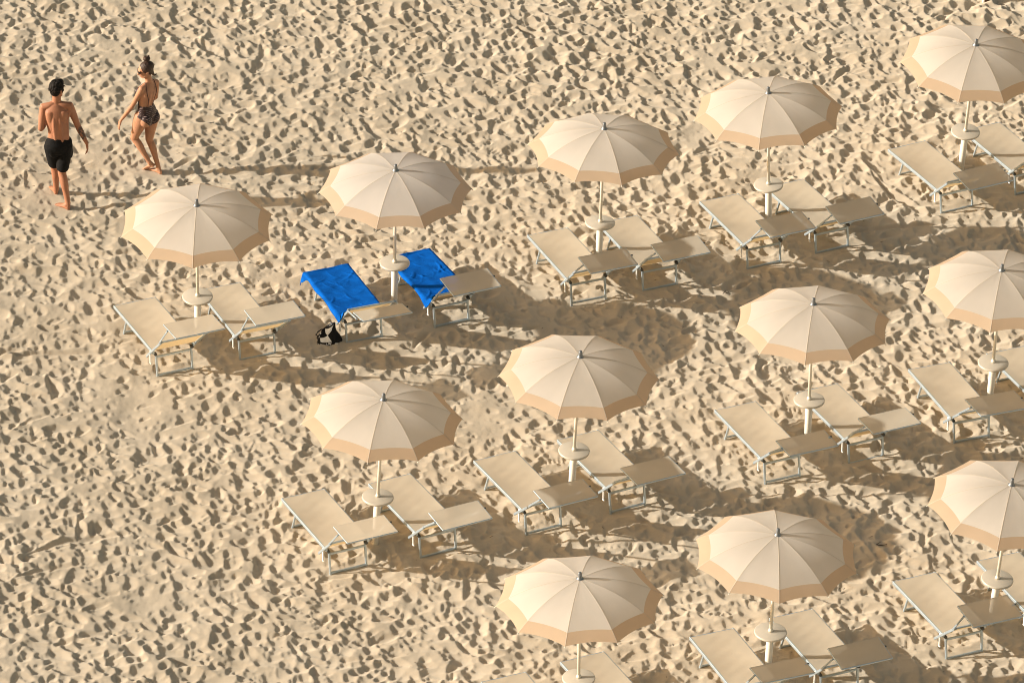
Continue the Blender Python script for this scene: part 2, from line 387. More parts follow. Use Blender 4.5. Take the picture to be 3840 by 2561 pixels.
# feet press into the sand
for (px, py, z) in ((MAN[0] + .05, MAN[1] - .15, .0), (MAN[0] - .13, MAN[1] + .24, .0), (WOM[0] + .04, WOM[1] - .0, .0), (WOM[0] - .13, WOM[1] + .05, .0)):
    calm(px, py, .3, .25, z - .005)
Z = Z.astype(np.float32)
def hz(x, y):
    i = min(max(int((x - X0) / DX), 0), NX - 1); j = min(max(int((y - Y0) / DY), 0), NY - 1); return float(Z[j, i])

def build_sand():
    ox = [-400, -200, -100, -60, -40, -30, -24, -20, -17, -15, -13.5, -12.4, -11.5, -10.8, -10.3, -9.95, -9.75]
    oxr = [10.35, 10.6, 11, 11.6, 12.4, 13.5, 15, 17, 20, 24, 30, 40, 60, 100, 200, 400]
    oy = [-400, -200, -100, -60, -40, -30, -24, -20, -17, -15, -13.5, -12.5, -11.8, -11.4, -11.15]
    oyr = [12.4, 12.7, 13.2, 14, 15, 17, 20, 24, 30, 40, 60, 100, 200, 400]
    xs = np.array(ox + list(gx) + oxr, dtype=np.float32); ys = np.array(oy + list(gy) + oyr, dtype=np.float32)
    nx, ny = len(xs), len(ys)
    ZZ = np.zeros((ny, nx), dtype=np.float32); ZZ[len(oy):len(oy) + NY, len(ox):len(ox) + NX] = Z
    co = np.empty((ny, nx, 3), dtype=np.float32); co[..., 0] = xs[None]; co[..., 1] = ys[:, None]; co[..., 2] = ZZ
    idx = np.arange(nx * ny, dtype=np.int32).reshape(ny, nx)
    q = np.stack([idx[:-1, :-1], idx[:-1, 1:], idx[1:, 1:], idx[1:, :-1]], -1).reshape(-1, 4)
    me = bpy.data.meshes.new('sand'); me.vertices.add(nx * ny); me.vertices.foreach_set('co', co.ravel())
    me.loops.add(q.size); me.loops.foreach_set('vertex_index', q.ravel()); me.polygons.add(len(q))
    me.polygons.foreach_set('loop_start', np.arange(0, q.size, 4, dtype=np.int32)); me.update(calc_edges=True)
    o = link('sand', me, M['sand'], None, True)
    tag(o, 'pale beach sand trampled into countless footprints and soft ridges', 'beach sand', kind='structure')
build_sand()

# ------------------------------------------------------------------ parasol
ZT, ZAPEX, ZRIM, RC = .691, 2.047, 1.746, .971
def canopy_mesh(r0, r1, nr, mat, name):
    """ten cloth panels stretched between bent ribs, edge cut in a shallow curve"""
    mb = MB(); uv = []
    NS = 10
    def rib(k, rho):
        a = k * math.pi / 5; drop = (ZAPEX - ZRIM) * (.17 * rho + .83 * rho ** 2.55)
        return np.array((RC * rho * math.sin(a), -RC * rho * math.cos(a), ZAPEX - drop))
    for k in range(10):
        P = np.zeros((nr + 1, NS + 1, 3))
        for i in range(nr + 1):
            for j in range(NS + 1):
                s = j / NS; q = 4 * s * (1 - s)
                rho = r0 + (r1 - r0) * i / nr
                rho = rho - .034 * q * rho ** 2.5
                p = rib(k, rho) * (1 - s) + rib(k + 1, rho) * s
                a = (k + s) * math.pi / 5
                bulge = .06 * q * RC * rho * (1 - math.cos(math.pi / 10))     # between a chord and a full round
                p = p + np.array((math.sin(a), -math.cos(a), 0)) * bulge
                p[2] += -.012 * q * rho * (1 - .6 * rho)
                P[i, j] = p; 
        base = len(mb.v); mb.grid(P)
        uv += [((k * .37 + j / NS * .1), r0 + (r1 - r0) * i / nr) for i in range(nr + 1) for j in range(NS + 1)]
    me = mb.mesh(name)
    ul = me.uv_layers.new(name='UVMap'); vi = np.empty(len(me.loops), dtype=np.int32); me.loops.foreach_get('vertex_index', vi)
    ul.data.foreach_set('uv', np.array(uv, dtype=np.float32)[vi].ravel())
    me.materials.append(mat)
    return me, rib
def make_parasol():
    root = empty('beach_parasol', (0, 0, 0))
    mb = MB(); mb.tube([(0, 0, .55), (0, 0, 2.04)], .0195, 20); mb.build('pole', M['pole'], root, True)
    mb = MB(); mb.lathe([(.030, -.30), (.0425, -.30), (.0425, .655), (.036, .662)], 28); mb.build('ground_sleeve', M['pvc'], root, True)
    mb = MB(); mb.lathe([(.03, .660), (.183, .659), (.190, .664), (.1925, .673), (.1925, .682), (.189, .689), (.182, .6915), (.02, .6915)], 48)
    tb = mb.build('table_top', M['table'], root, True)
    mb = MB(); mb.lathe([(.0275, .692), (.0275, .712), (.025, .717), (.0225, .719), (.0225, .729), (.0205, .731)], 24)
    mb.bar((.021, 0, .724), (.030, 0, .724), .008, .008); mb.build('collar', M['pole'], tb, True)
    me, rib = canopy_mesh(.02, .85, 12, M['canopy'], 'canopy')
    cn = link('canopy', me, None, root)
    me2, _ = canopy_mesh(.85, 1.0, 6, M['border'], 'border_band')
    link('border_band', me2, None, cn)
    mb = MB()
    for k in range(10):
        mb.grid(np.array([[rib(k, r) + np.array((math.cos(k * math.pi / 5) * w, math.sin(k * math.pi / 5) * w, -.0 + .0022 - abs(w) * .4)) for w in (-.0035, 0, .0035)] for r in np.linspace(.05, 1.0, 22)]))
    mb.build('seam_tape', M['seam'], cn, True)
    mb = MB()
    mb.lathe([(.042, ZAPEX - .012), (.043, ZAPEX - .002), (.037, ZAPEX + .005), (.028, ZAPEX + .018), (.024, ZAPEX + .042), (.0215, ZAPEX + .074), (.018, ZAPEX + .082), (.009, ZAPEX + .085)], 28)
    mb.build('finial', M['finial'], root, True)
    mb = MB()
    for k in range(10):
        pts = [rib(k, r) - np.array((0, 0, .009)) for r in np.linspace(.03, 1.0, 16)]
        mb.tube(pts, .0042, 6)
        e = pts[-1]; d = (pts[-1] - pts[-2]); d = d / np.linalg.norm(d)
        mb.tube([e, e + d * .014], [.006, .0045], 6)
        mb.tube([(0.02 * math.sin(k * math.pi / 5), -.02 * math.cos(k * math.pi / 5), 1.58), rib(k, .52) - np.array((0, 0, .012))], .0038, 6)
    mb.lathe([(.021, 1.55), (.034, 1.555), (.034, 1.60), (.021, 1.605)], 20)
    mb.build('rib_frame', M['pole'], root, True)
    return root
proto = make_parasol()
for i, (x, y, lx, ly, ph, lab) in enumerate(PARASOLS):
    o = proto if i == 0 else copy_tree(proto)
    o.location = (x, y, 0)
    ax = Vector((lx, ly, 1)).normalized(); e1 = (Vector((1, 0, 0)) - ax * ax.x).normalized(); e2 = ax.cross(e1)
    m = Matrix((e1, e2, ax)).transposed() @ Matrix.Rotation(ph, 3, 'Z')
    o.rotation_euler = m.to_euler()
    tag(o, lab, 'parasol', 'cream beach parasols with peach borders')

# ------------------------------------------------------------------ loungers
LLAB = {'1': 'parasol nearest the walking couple', '3': 'parasol next right of the blue towels', '4': "farthest row's fourth parasol",
'5': 'parasol in the top right corner', '6': "middle row's first parasol", '7': "middle row's second parasol", '8': "middle row's third parasol",
'9': "middle row's parasol at the right edge", '10': "nearest row's bottom edge parasol", '11': "nearest row's middle parasol", '12': "nearest row's right edge parasol"}
def shared_lounger_meshes():
    d = {}
    P = lambda s, t, z: (s, -t, z)
    zb = lambda t: ZA + (ZB - ZA) * t / LL
    for nm, s in (('rail_a', .012), ('rail_b', LW - .012)):
        mb = MB(); mb.bar(P(s, -.012, zb(-.012) - .018), P(s, LL + .02, zb(LL + .02) - .018), .026, .042); d[nm] = mb.mesh('side_rail')
    mb = MB(); mb.bar(P(.026, -.004, ZA - .012), P(LW - .026, -.004, ZA - .012), .024, .024); d['end'] = mb.mesh('end_bar')
    # bed cloth, sagging a little between the rails
    G = np.zeros((27, 13, 3))
    for i in range(27):
        for j in range(13):
            s = j / 12; t = .006 + (LL - .01) * i / 26; q = 4 * s * (1 - s)
            G[i, j] = P(.012 + (LW - .024) * s, t, zb(t) + .0055 - .016 * q * math.sin(math.pi * min(1, (i + .5) / 26)) + .0025 * math.sin(i * 1.7 + j) * q)
    mb = MB(); mb.grid(G); d['sling'] = mb.mesh('bed_sling')
    # far leg: a U leaning outwards; near leg: a U with an upper cross bar
    mb = MB(); z = zb(.34) - .03
    a0, b0 = P(.040, .34, z), P(.028, .265, .0); a1, b1 = P(LW - .040, .34, z), P(LW - .028, .265, .0)
    mb.bar(a0, (b0[0], b0[1], -.03), .024, .024, (1, 0, 0)); mb.bar(a1, (b1[0], b1[1], -.03), .024, .024, (1, 0, 0))
    mb.bar((b0[0] + .013, b0[1], .004), (b1[0] - .013, b1[1], .004), .022, .022); d['far_leg'] = mb.mesh('far_leg')
    mb = MB(); z = zb(LL) - .05; t0, t1 = LL + .005, LL + .068
    l0, l1 = P(.050, t0, z), P(.050, t1, -.04); r0, r1 = P(LW - .050, t0, z), P(LW - .050, t1, -.04)
    mb.bar(l0, l1, .024, .026, (1, 0, 0)); mb.bar(r0, r1, .024, .026, (1, 0, 0))
    mb.bar(P(.063, t0 + .008, z - .035), P(LW - .063, t0 + .008, z - .035), .020, .030)
    mb.bar(P(.063, t1 - .006, .006), P(LW - .063, t1 - .006, .006), .024, .026); d['near_leg'] = mb.mesh('near_leg')
    for nm, s in (('knob_a', .040), ('knob_b', LW - .040)):
        mb = MB(); mb.bar(P(s, LL - .02, zb(LL) - .045), P(s, LL + .03, zb(LL) - .045), .036, .034, bev=.008); d[nm] = mb.mesh('hinge_knob')
    mb = MB(); mb.bar(P(-.012, LL - .03, zb(LL) - .03), P(-.012, LL - .02, zb(LL) - .19), .018, .018, (1, 0, 0)); mb.bar(P(-.012, LL - .04, zb(LL) - .185), P(-.012, LL - .0, zb(LL) - .185), .014, .014)
    mb.bar(P(-.004, LL - .05, zb(LL) - .03), P(-.004, LL - .01, zb(LL) - .03), .022, .020, bev=.006); d['prop'] = mb.mesh('foot_prop')
    return d
LM = shared_lounger_meshes()
DEF = D(J=(.285, .265), arm=(.545, .515), P1=(.36, .535), P2=(.775, .53))
def make_lounger(idn, x, y, yaw, dz, k):
    k = {**DEF, **k}
    r = empty('sun_lounger', (x, y, dz), R(yaw))
    for a in ('rail_a', 'rail_b'): link('side_rail', LM[a], M['alu'], r, False)
    link('end_bar', LM['end'], M['alu'], r, False); link('bed_sling', LM['sling'], M['sling'], r)
    link('far_leg', LM['far_leg'], M['alu'], r, False); nl = link('near_leg', LM['near_leg'], M['alu'], r, False)
    for a in ('knob_a', 'knob_b'): link('hinge_knob', LM[a], M['dark'], nl, False)
    link('foot_prop', LM['prop'], M['white'], r, False)
    H = lambda s, run, rise: Vector((s, -(LL + run), ZB + rise))
    J, A, P1, P2 = k['J'], k['arm'], k['P1'], k['P2']
    dj = Vector((0, J[0], J[1])).normalized(); low = (-.15 * .95, -.155)
    for s in (-.016, LW + .016):
        mb = MB(); mb.bar(H(s, low[0], low[1]), H(s, J[0] * 1.03, J[1] * 1.03), .016, .032); mb.build('backrest_bar', M['alu'], r)
    mb = MB(); mb.bar(H(-.006, *J), H(LW + .006, *J), .024, .022); mb.build('head_crossbar', M['alu'], r)
    G = np.zeros((9, 9, 3))
    for i in range(9):
        for j in range(9):
            f = .03 + .95 * i / 8; q = 4 * (j / 8) * (1 - j / 8)
            p = H(-.004 + (LW + .008) * j / 8, J[0] * f, J[1] * f + .006 - .02 * q * math.sin(math.pi * f)); G[i, j] = p
    mb = MB(); mb.grid(G); mb.build('backrest_sling', M['back'], r, True)
    for s in (-.036, LW + .036):
        mb = MB(); mb.bar(H(s, J[0] * .93, J[1] * .93), H(s, *A), .012, .024)
        mb.tube([H(s - .012, *A), H(s + .012, *A)], .011, 10, 0); mb.tube([H(s - .010, *J), H(s + .010, *J)], .013, 10)
        mb.build('sunshade_arm', M['alu'], r)
    # sunshade: thin frame, cloth panel laced inside
    w0, w1 = -.022, .628
    sh = MB()
    sh.bar(H(w0, *P1), H(w0, *P2), .012, .016); sh.bar(H(w1, *P1), H(w1, *P2), .012, .016)
    sh.bar(H(w0 + .006, *P1), H(w1 - .006, *P1), .012, .014); sh.bar(H(w0 + .006, *P2), H(w1 - .006, *P2), .014, .018)
    sf = sh.build('sunshade_frame', M['alu'], r)
    kn = MB(); mid = ((P1[0] + P2[0]) / 2, (P1[1] + P2[1]) / 2)
    kn.tube([H(w1 + .004, mid[0] - .03, mid[1]), H(w1 + .026, mid[0] - .03, mid[1])], .010, 10); kn.build('shade_knob', M['dark'], sf)
    G = np.zeros((11, 15, 3)); ph = rng.uniform(0, 6)
    for i in range(11):
        for j in range(15):
            f, s = i / 10, j / 14; q = 16 * s * (1 - s) * f * (1 - f)
            G[i, j] = H(w0 + .004 + (w1 - w0 - .008) * s, P1[0] + (P2[0] - P1[0]) * f, P1[1] + (P2[1] - P1[1]) * f + .0085 - .010 * q + .002 * q * math.sin(7 * s + 5 * f + ph))
    mb = MB(); mb.grid(G); mb.build('sunshade_cloth', M['shade'], sf, True)
    row, side = idn[:-1], ('left', 'right')[idn[-1] == 'R']
    if row == '2':
        lab = {'left': 'sun lounger under the front blue towel, sunshade folded low behind its backrest',
               'right': 'sun lounger under the blue towel right of the parasol pole, sunshade raised level'}[side]
    else:
        lab = 'empty beige sun lounger %s of the %s' % (side, LLAB[row])
    tag(r, lab, 'sun lounger', 'beige sun loungers standing in pairs under the parasols')
    return r
for a in LOUNGERS: make_lounger(*a)

# ------------------------------------------------------------------ blue towels
def towel(x, y, yaw, dz, J, label, over_far, over_left, seed, near_fold):
    g = np.random.default_rng(seed)
    ns, ntt = 70, 130
    cre = []
    for _ in range(42):
        cre.append((g.uniform(-.05, .62), g.uniform(.0, 1.35), g.normal(.9 if g.random() < .6 else -.3, .45), g.uniform(.05, .17), g.uniform(.008, .018), g.uniform(.003, .009) ))
    G = np.zeros((ntt, ns, 3))
    t0, t1 = -over_far, LL + .20
    for i in range(ntt):
        for j in range(ns):
            t = t0 + (t1 - t0) * i / (ntt - 1)
            lo = over_left(t); s = -lo + (LW + .05 + lo) * j / (ns - 1)
            zb = ZA + (ZB - ZA) * min(max(t, 0), LL) / LL + dz
            px, pt, pz = s, t, zb + .020
            sc = min(max(s / LW, 0), 1); q = 4 * sc * (1 - sc)
            pz -= .012 * q * (0 < t < LL)
            if t > LL - .03:
                f = t - (LL - .03); L = math.hypot(*J); pt = LL - .03 + f * J[0] / L; pz = ZB + dz + .022 + f * J[1] / L
            if t < -.02:
                f = -.02 - t; pt = -.02 - .25 * f - .018 * math.sin(9 * s + seed); pz -= .95 * f
            if s < -.002:
                f = -.002 - s; px = -.030 - .12 * f - .010 * math.sin(11 * t + seed) * min(1, f * 20); pz -= .97 * f
            if s > LW + .002:
                f = s - LW - .002; px = LW + .022 + .1 * f; pz -= .97 * f
            for (cs, ct, ca, cl, cw, amp) in cre:
                ds, dt = s - cs, t - ct; u = ds * math.cos(ca) + dt * math.sin(ca); v = -ds * math.sin(ca) + dt * math.cos(ca)
                if abs(u) < cl * 2.2 and abs(v) < cw * 3: pz += amp * math.exp(-(u / cl) ** 2 - ((v + .25 * u * u / cl) / cw) ** 2)
            pz += .0016 * math.sin(23 * s + 9 * t) * math.sin(17 * t - 5 * s)
            G[i, j] = (px, -pt, pz)
    mb = MB(); mb.grid(G); o = mb.build('towel', M['towel'], None, True)
    o.location = (x, y, 0); o.rotation_euler = (0, 0, R(yaw))
    md = o.modifiers.new('thickness', 'SOLIDIFY'); md.thickness = .006; md.offset = 1
    tag(o, label, 'towel', 'blue towels on the loungers')
l = [a for a in LOUNGERS if a[0] == '2L'][0]
towel(l[1], l[2], l[3], l[4], l[5]['J'], 'blue towel on the front lounger, its corner hanging over the far end', .10,
      lambda t: .045 + .13 * math.exp(-((t + .05) / .11) ** 2) + .05 * math.exp(-((t - LL) / .16) ** 2), 3, True)
l = [a for a in LOUNGERS if a[0] == '2R'][0]
towel(l[1], l[2], l[3], l[4], l[5]['J'], 'blue towel on the lounger behind the pole, half hidden by the round table', .03,
      lambda t: .035 + .075 * math.exp(-((t - LL) / .14) ** 2), 8, True)

# ------------------------------------------------------------------ bag
def make_bag():
    r = empty('drawstring_bag', (-2.33, -.14, hz(-2.33, -.14)), R(0))
    def surf(u, v):        # u: turn 0..1, v: height 0..1
        a = 2 * math.pi * u
        w = (1 - v) ** .75 * .98 + .05
        bulge = 1 + .10 * math.sin(3 * a + 1.3) * (1 - v) + .06 * math.sin(5 * a + v * 5)
        rx, ry = .165 * w * bulge, .105 * w * bulge
        z = .275 * (v ** 1.05) - .012 + .012 * math.sin(4 * a) * v * (1 - v) * 4
        return Vector((rx * math.cos(a) + .075 * v * v + .01 * math.sin(7 * v), ry * math.sin(a) + .02 * v, z))
    NU, NV = 64, 30
    mb = MB(); mb.grid(np.array([[surf(j / NU, i / (NV - 1)) for j in range(NU)] for i in range(NV)]), closed=True)
    mb.f.append(tuple((NV - 1) * NU + j for j in range(NU))); mb.mi.append(0)
    mb.f.append(tuple(range(NU - 1, -1, -1))); mb.mi.append(0)
    body = mb.build('bag_body', M['black_cloth'], r, True)
    def nrm(u, v):
        e = .004; a = surf(u + e, v) - surf(u - e, v); b = surf(u, v + e) - surf(u, v - e); return a.cross(b).normalized()
    def patch(name, quad, off=.003, m='bag_white'):
        a, b, c, d = [np.array(p) for p in quad]; n = 12
        P = []
        for i in range(n + 1):
            row = []
            for j in range(n + 1):
                s, t = j / n, i / n; p = (a * (1 - s) + b * s) * (1 - t) + (d * (1 - s) + c * s) * t
                row.append(surf(*p) + nrm(*p) * off)
            P.append(row)
        mb = MB(); mb.grid(np.array(P)); return mb.build(name, M[m], body, True)
    # the turned black and white squares of the front
    patch('white_square', ((.655, .16), (.80, .17), (.735, .50), (.735, .50)))
    patch('white_square', ((.655, .16), (.735, .50), (.735, .50), (.615, .30)))
    patch('white_square', ((.56, .24), (.60, .27), (.59, .50), (.53, .47)))
    patch('white_square', ((.735, .50), (.81, .66), (.80, .90), (.60, .70)))
    # lettering round the lower hem
    def letters(txt, u0, u1, v0, h):
        cu = bpy.data.curves.new('t', 'FONT'); cu.body = txt; cu.size = 1; cu.resolution_u = 3; cu.offset = .02
        o = bpy.data.objects.new('t', cu); COL.objects.link(o)
        me = bpy.data.meshes.new_from_object(o.evaluated_get(bpy.context.evaluated_depsgraph_get()))
        bpy.data.objects.remove(o)
        co = np.array([v.co[:] for v in me.vertices]); xm = co[:, 0].max()
        for v, c in zip(me.vertices, co):
            u, w = u0 + (u1 - u0) * c[0] / xm, v0 + h * c[1]
            v.co = surf(u, w) + nrm(u, w) * .004
        return link('lettering', me, M['bag_white'], body, False)
    letters('DI', .535, .575, .075, .16); letters("' . , - .", .60, .70, .05, .12); letters('UM', .73, .795, .035, .155)
    mb = MB(); p = surf(.86, .06)
    mb.bar(p + Vector((-.004, -.006, 0)), p + Vector((.028, -.006, .004)), .004, .026, (0, 0, 1)); mb.build('label_tag', M['bag_white'], r)
    mb = MB(); a = surf(.5, .62)
    mb.tube([a + Vector(q) for q in ((.03, -.02, .02), (-.02, -.04, .02), (-.06, -.05, -.01), (-.085, -.05, -.05), (-.06, -.06, -.065), (-.02, -.06, -.04), (.02, -.05, -.02))], .008, 8)
    mb.build('cord_loop', M['black_cloth'], r, True)
    mb = MB(); t = surf(.7, .93)
    mb.tube([t + Vector(q) for q in ((-.03, -.02, .0), (-.05, -.03, .035), (-.03, -.03, .05), (-.01, -.03, .02))], .010, 8); mb.build('white_knot', M['bag_white'], r, True)
    tag(r, 'black and white checked drawstring bag slumped on the sand by the front blue towel', 'bag')
make_bag()

# ------------------------------------------------------------------ twigs and shell bits
TW = [((4.55, -4.26), .25, .9, 'thin dark twig on shaded sand above the middle parasol of the nearest row'),
      ((-4.34, 3.62), -.1, .62, 'forked dark twig on the sand just right of the walking woman'),
      ((2.72, 1.35), .5, .4, 'short dark stick in the shade left of the third parasol of the middle row')]
for (p, a, L, lab) in TW:
    r = empty('twig', (p[0], p[1], hz(*p) + .006), a); mb = MB()
    pts = [(-.12 * L, 0, 0), (-.05 * L, .012, .010), (.02 * L, -.006, .006), (.12 * L, .010, .0)]
    mb.tube(pts, [.004, .006, .005, .003], 7)
    mb.tube([pts[1], (.0, .03 * L + .01, .02), (.03 * L, .06 * L, .016)], [.004, .003, .002], 6)
    mb.build('stem', M['twig'], r, True)
    tag(r, lab, 'twig', 'dry twigs on the sand')
mb = MB()
for _ in range(380):
    if rng.random() < .75: x, y = 2.9 + rng.normal(0, .75), -.35 + rng.normal(0, .75)
    else: x, y = rng.uniform(-7, 7), rng.uniform(-8, 9)
    z = hz(x, y) + .002; s = rng.uniform(.003, .008) * (1.5 if rng.random() < .1 else 1); a = rng.uniform(0, 6)
    v = [(x + s * math.cos(a + i * 2.1 + rng.normal(0, .3)), y + s * math.sin(a + i * 2.1), z + rng.uniform(-.2, .3) * s) for i in range(3)]
    top = (x, y, z + s * .7); mb.add(v + [top], [(0, 1, 3), (1, 2, 3), (2, 0, 3), (2, 1, 0)])
tag(mb.build('shell_fragments', M['shell'], None), 'tiny pale shell fragments strewn over the sand', 'shell bits', kind='stuff')
mb = MB()
for _ in range(260):
    x, y = rng.uniform(-7, 7), rng.uniform(-8, 9); z = hz(x, y) + .003; L = rng.uniform(.010, .035); a = rng.uniform(0, 6)
    mb.tube([(x - L * math.cos(a), y - L * math.sin(a), z), (x, y + .003, z + .004), (x + L * math.cos(a), y + L * math.sin(a), z)], [.0015, .0025, .001], 5)
tag(mb.build('dry_seaweed_crumbs', M['twig'], None), 'dark crumbs of dry seaweed scattered over the sand', 'seaweed crumbs', kind='stuff')

# foot of a post at the far edge
px, py = 6.40, 9.33
r = empty('wooden_post', (px, py, hz(px, py)), .2); mb = MB()
mb.bar((0, 0, -.3), (0, 0, 1.1), .10, .10, (0, 1, 0), .012); mb.build('shaft', simple('dark_post_wood', (.10, .045, .022), .7, noise=.4, nscale=14, bump=.3, bscale=50), r)
mb = MB(); mb.bar((-.062, 0, -.3), (-.062, 0, 1.0), .024, .09, (0, 1, 0)); mb.build('white_batten', M['white'], r)
tag(r, 'dark wooden post with a white batten, cut off by the top edge', 'post')

# ------------------------------------------------------------------ people
def cat(P, n):
    P = [np.array(p, float) for p in P]; out = []
    Q = [2 * P[0] - P[1]] + P + [2 * P[-1] - P[-2]]
    for i in range(1, len(Q) - 2):
        for k in range(n):
            t = k / n; a, b, c, d = Q[i - 1], Q[i], Q[i + 1], Q[i + 2]
            out.append(.5 * ((2 * b) + (c - a) * t + (2 * a - 5 * b + 4 * c - d) * t * t + (3 * b - a - 3 * c + d) * t ** 3))
    out.append(Q[-2]); return np.array(out)
def unit(v): v = np.array(v, float); return v / np.linalg.norm(v)
class Flesh(MB):
    def loft(s, pts, rad, right, n=24, sub=6, caps=True):
        """closed tapering limb: rings (half-width, half-depth) along a smooth path"""
        C = cat(pts, sub); W = np.maximum(cat([(r, r) if np.isscalar(r) else r for r in rad], sub), .002)
        rings = []; right = np.array(right, float)
        def ring(c, t, w):
            y = unit(np.cross(t, right)); x = np.cross(y, t)
            return [c + x * w[0] * math.cos(2 * math.pi * k / n) + y * w[1] * math.sin(2 * math.pi * k / n) for k in range(n)]
        T = [unit(C[min(i + 1, len(C) - 1)] - C[max(i - 1, 0)]) for i in range(len(C))]
        if caps:
            h = min(W[0]) * .8
            for f in (.98, .8, .45): rings.append(ring(C[0] - T[0] * h * f, T[0], W[0] * math.sqrt(1 - f * f)))
        for c, t, w in zip(C, T, W): rings.append(ring(c, t, w))
        if caps:
            h = min(W[-1]) * .8
            for f in (.45, .8, .98): rings.append(ring(C[-1] + T[-1] * h * f, T[-1], W[-1] * math.sqrt(1 - f * f)))
        m = len(s.v); s.grid(np.array(rings), closed=True); k = len(rings)
        s.f.append(tuple(m + i for i in range(n - 1, -1, -1))); s.f.append(tuple(m + (k - 1) * n + i for i in range(n))); s.mi += [0, 0]
    def ball(s, c, ax, r, n=18):
        c = np.array(c); ax = [unit(a) for a in ax]; rings = []
        for i in range(n + 1):
            th = math.pi * (i + .02) / (n + .04); rings.append([c + ax[0] * r[0] * math.sin(th) * math.cos(2 * math.pi * k / 24) + ax[1] * r[1] * math.sin(th) * math.sin(2 * math.pi * k / 24) + ax[2] * r[2] * math.cos(th) for k in range(24)])
        m = len(s.v); s.grid(np.array(rings), closed=True)
        s.f.append(tuple(m + i for i in range(23, -1, -1))); s.f.append(tuple(m + n * 24 + i for i in range(24))); s.mi += [0, 0]
    def fuse(s, name, voxel, it=4, fac=.5):
        me = s.mesh(name); o = bpy.data.objects.new(name, me); COL.objects.link(o)
        r = o.modifiers.new('r', 'REMESH'); r.mode = 'VOXEL'; r.voxel_size = voxel; r.use_smooth_shade = True
        sm = o.modifiers.new('s', 'SMOOTH'); sm.iterations = it; sm.factor = fac
        ev = o.evaluated_get(bpy.context.evaluated_depsgraph_get()); out = bpy.data.meshes.new_from_object(ev)
        bpy.data.objects.remove(o); out.name = name; return out

def hand(F, wr, kn, palm_n, side, fl=1.0, curl=.35, sc=1.0):
    """palm, four unequal bent fingers and a thumb; palm_n points out of the palm, side points to the thumb"""
    wr, kn = np.array(wr), np.array(kn); d = unit(kn - wr); sd = unit(np.array(side) - d * np.dot(side, d)); pn = unit(np.cross(d, sd)); 
    if np.dot(pn, palm_n) < 0: pn = -pn
    F.loft([wr - d * .01, wr + (kn - wr) * .5, kn], [(.026 * sc, .020 * sc), (.036 * sc, .017 * sc), (.040 * sc, .013 * sc)], sd, sub=4)
    for i, (o, L) in enumerate(((.030, .072), (.010, .080), (-.010, .075), (-.029, .058))):
        b = kn + sd * o * sc - d * .012; L = L * fl * sc; c = curl * (1 + .18 * i)
        p1 = b + d * L * .45 + pn * L * .10 * c + sd * o * .10; p2 = p1 + unit(d + pn * c * .9) * L * .33; p3 = p2 + unit(d + pn * c * 1.7) * L * .25
        F.loft([b, p1, p2, p3], [.0095 * sc, .0088 * sc, .0080 * sc, .0066 * sc], sd, n=10, sub=3)
    b = wr + (kn - wr) * .30 + sd * .026 * sc; F.loft([b, b + sd * .020 * sc + d * .022, b + sd * .030 * sc + d * .052 + pn * .010], [.013 * sc, .0105 * sc, .008 * sc], pn, n=10, sub=3)

def foot(F, heel, toe, ank, up=(0, 0, 1), sc=1.0):
    heel, toe, ank = map(np.array, (heel, toe, ank)); d = unit(toe - heel); up = unit(np.array(up) - d * np.dot(up, d)); r = np.cross(d, up); L = np.linalg.norm(toe - heel)
    F.loft([heel + d * .028 + up * .030, heel + d * L * .35 + up * .036, heel + d * L * .68 + up * .022, heel + d * L * .86 + up * .013],
           [(.030 * sc, .030 * sc), (.035 * sc, .033 * sc), (.044 * sc, .020 * sc), (.042 * sc, .012 * sc)], r, sub=4)
    F.loft([ank, heel + d * .06 + up * .05], [(.032 * sc, .038 * sc), (.034 * sc, .045 * sc)], r, sub=3)
    F.loft([ank + up * .02, heel + d * .02 + up * .02], [(.022 * sc, .022 * sc), (.028 * sc, .026 * sc)], r, sub=3)
    for i, o in enumerate((-.032, -.014, .002, .017, .031)):
        b = heel + d * (L * .84 - abs(o) * .15) + r * o * sc * 1.0 + up * .011; F.loft([b, b + d * (L * .15 - .004 * i)], [.0115 * sc if i in (0,) else .009 * sc, .008 * sc], r, n=10, sub=3)

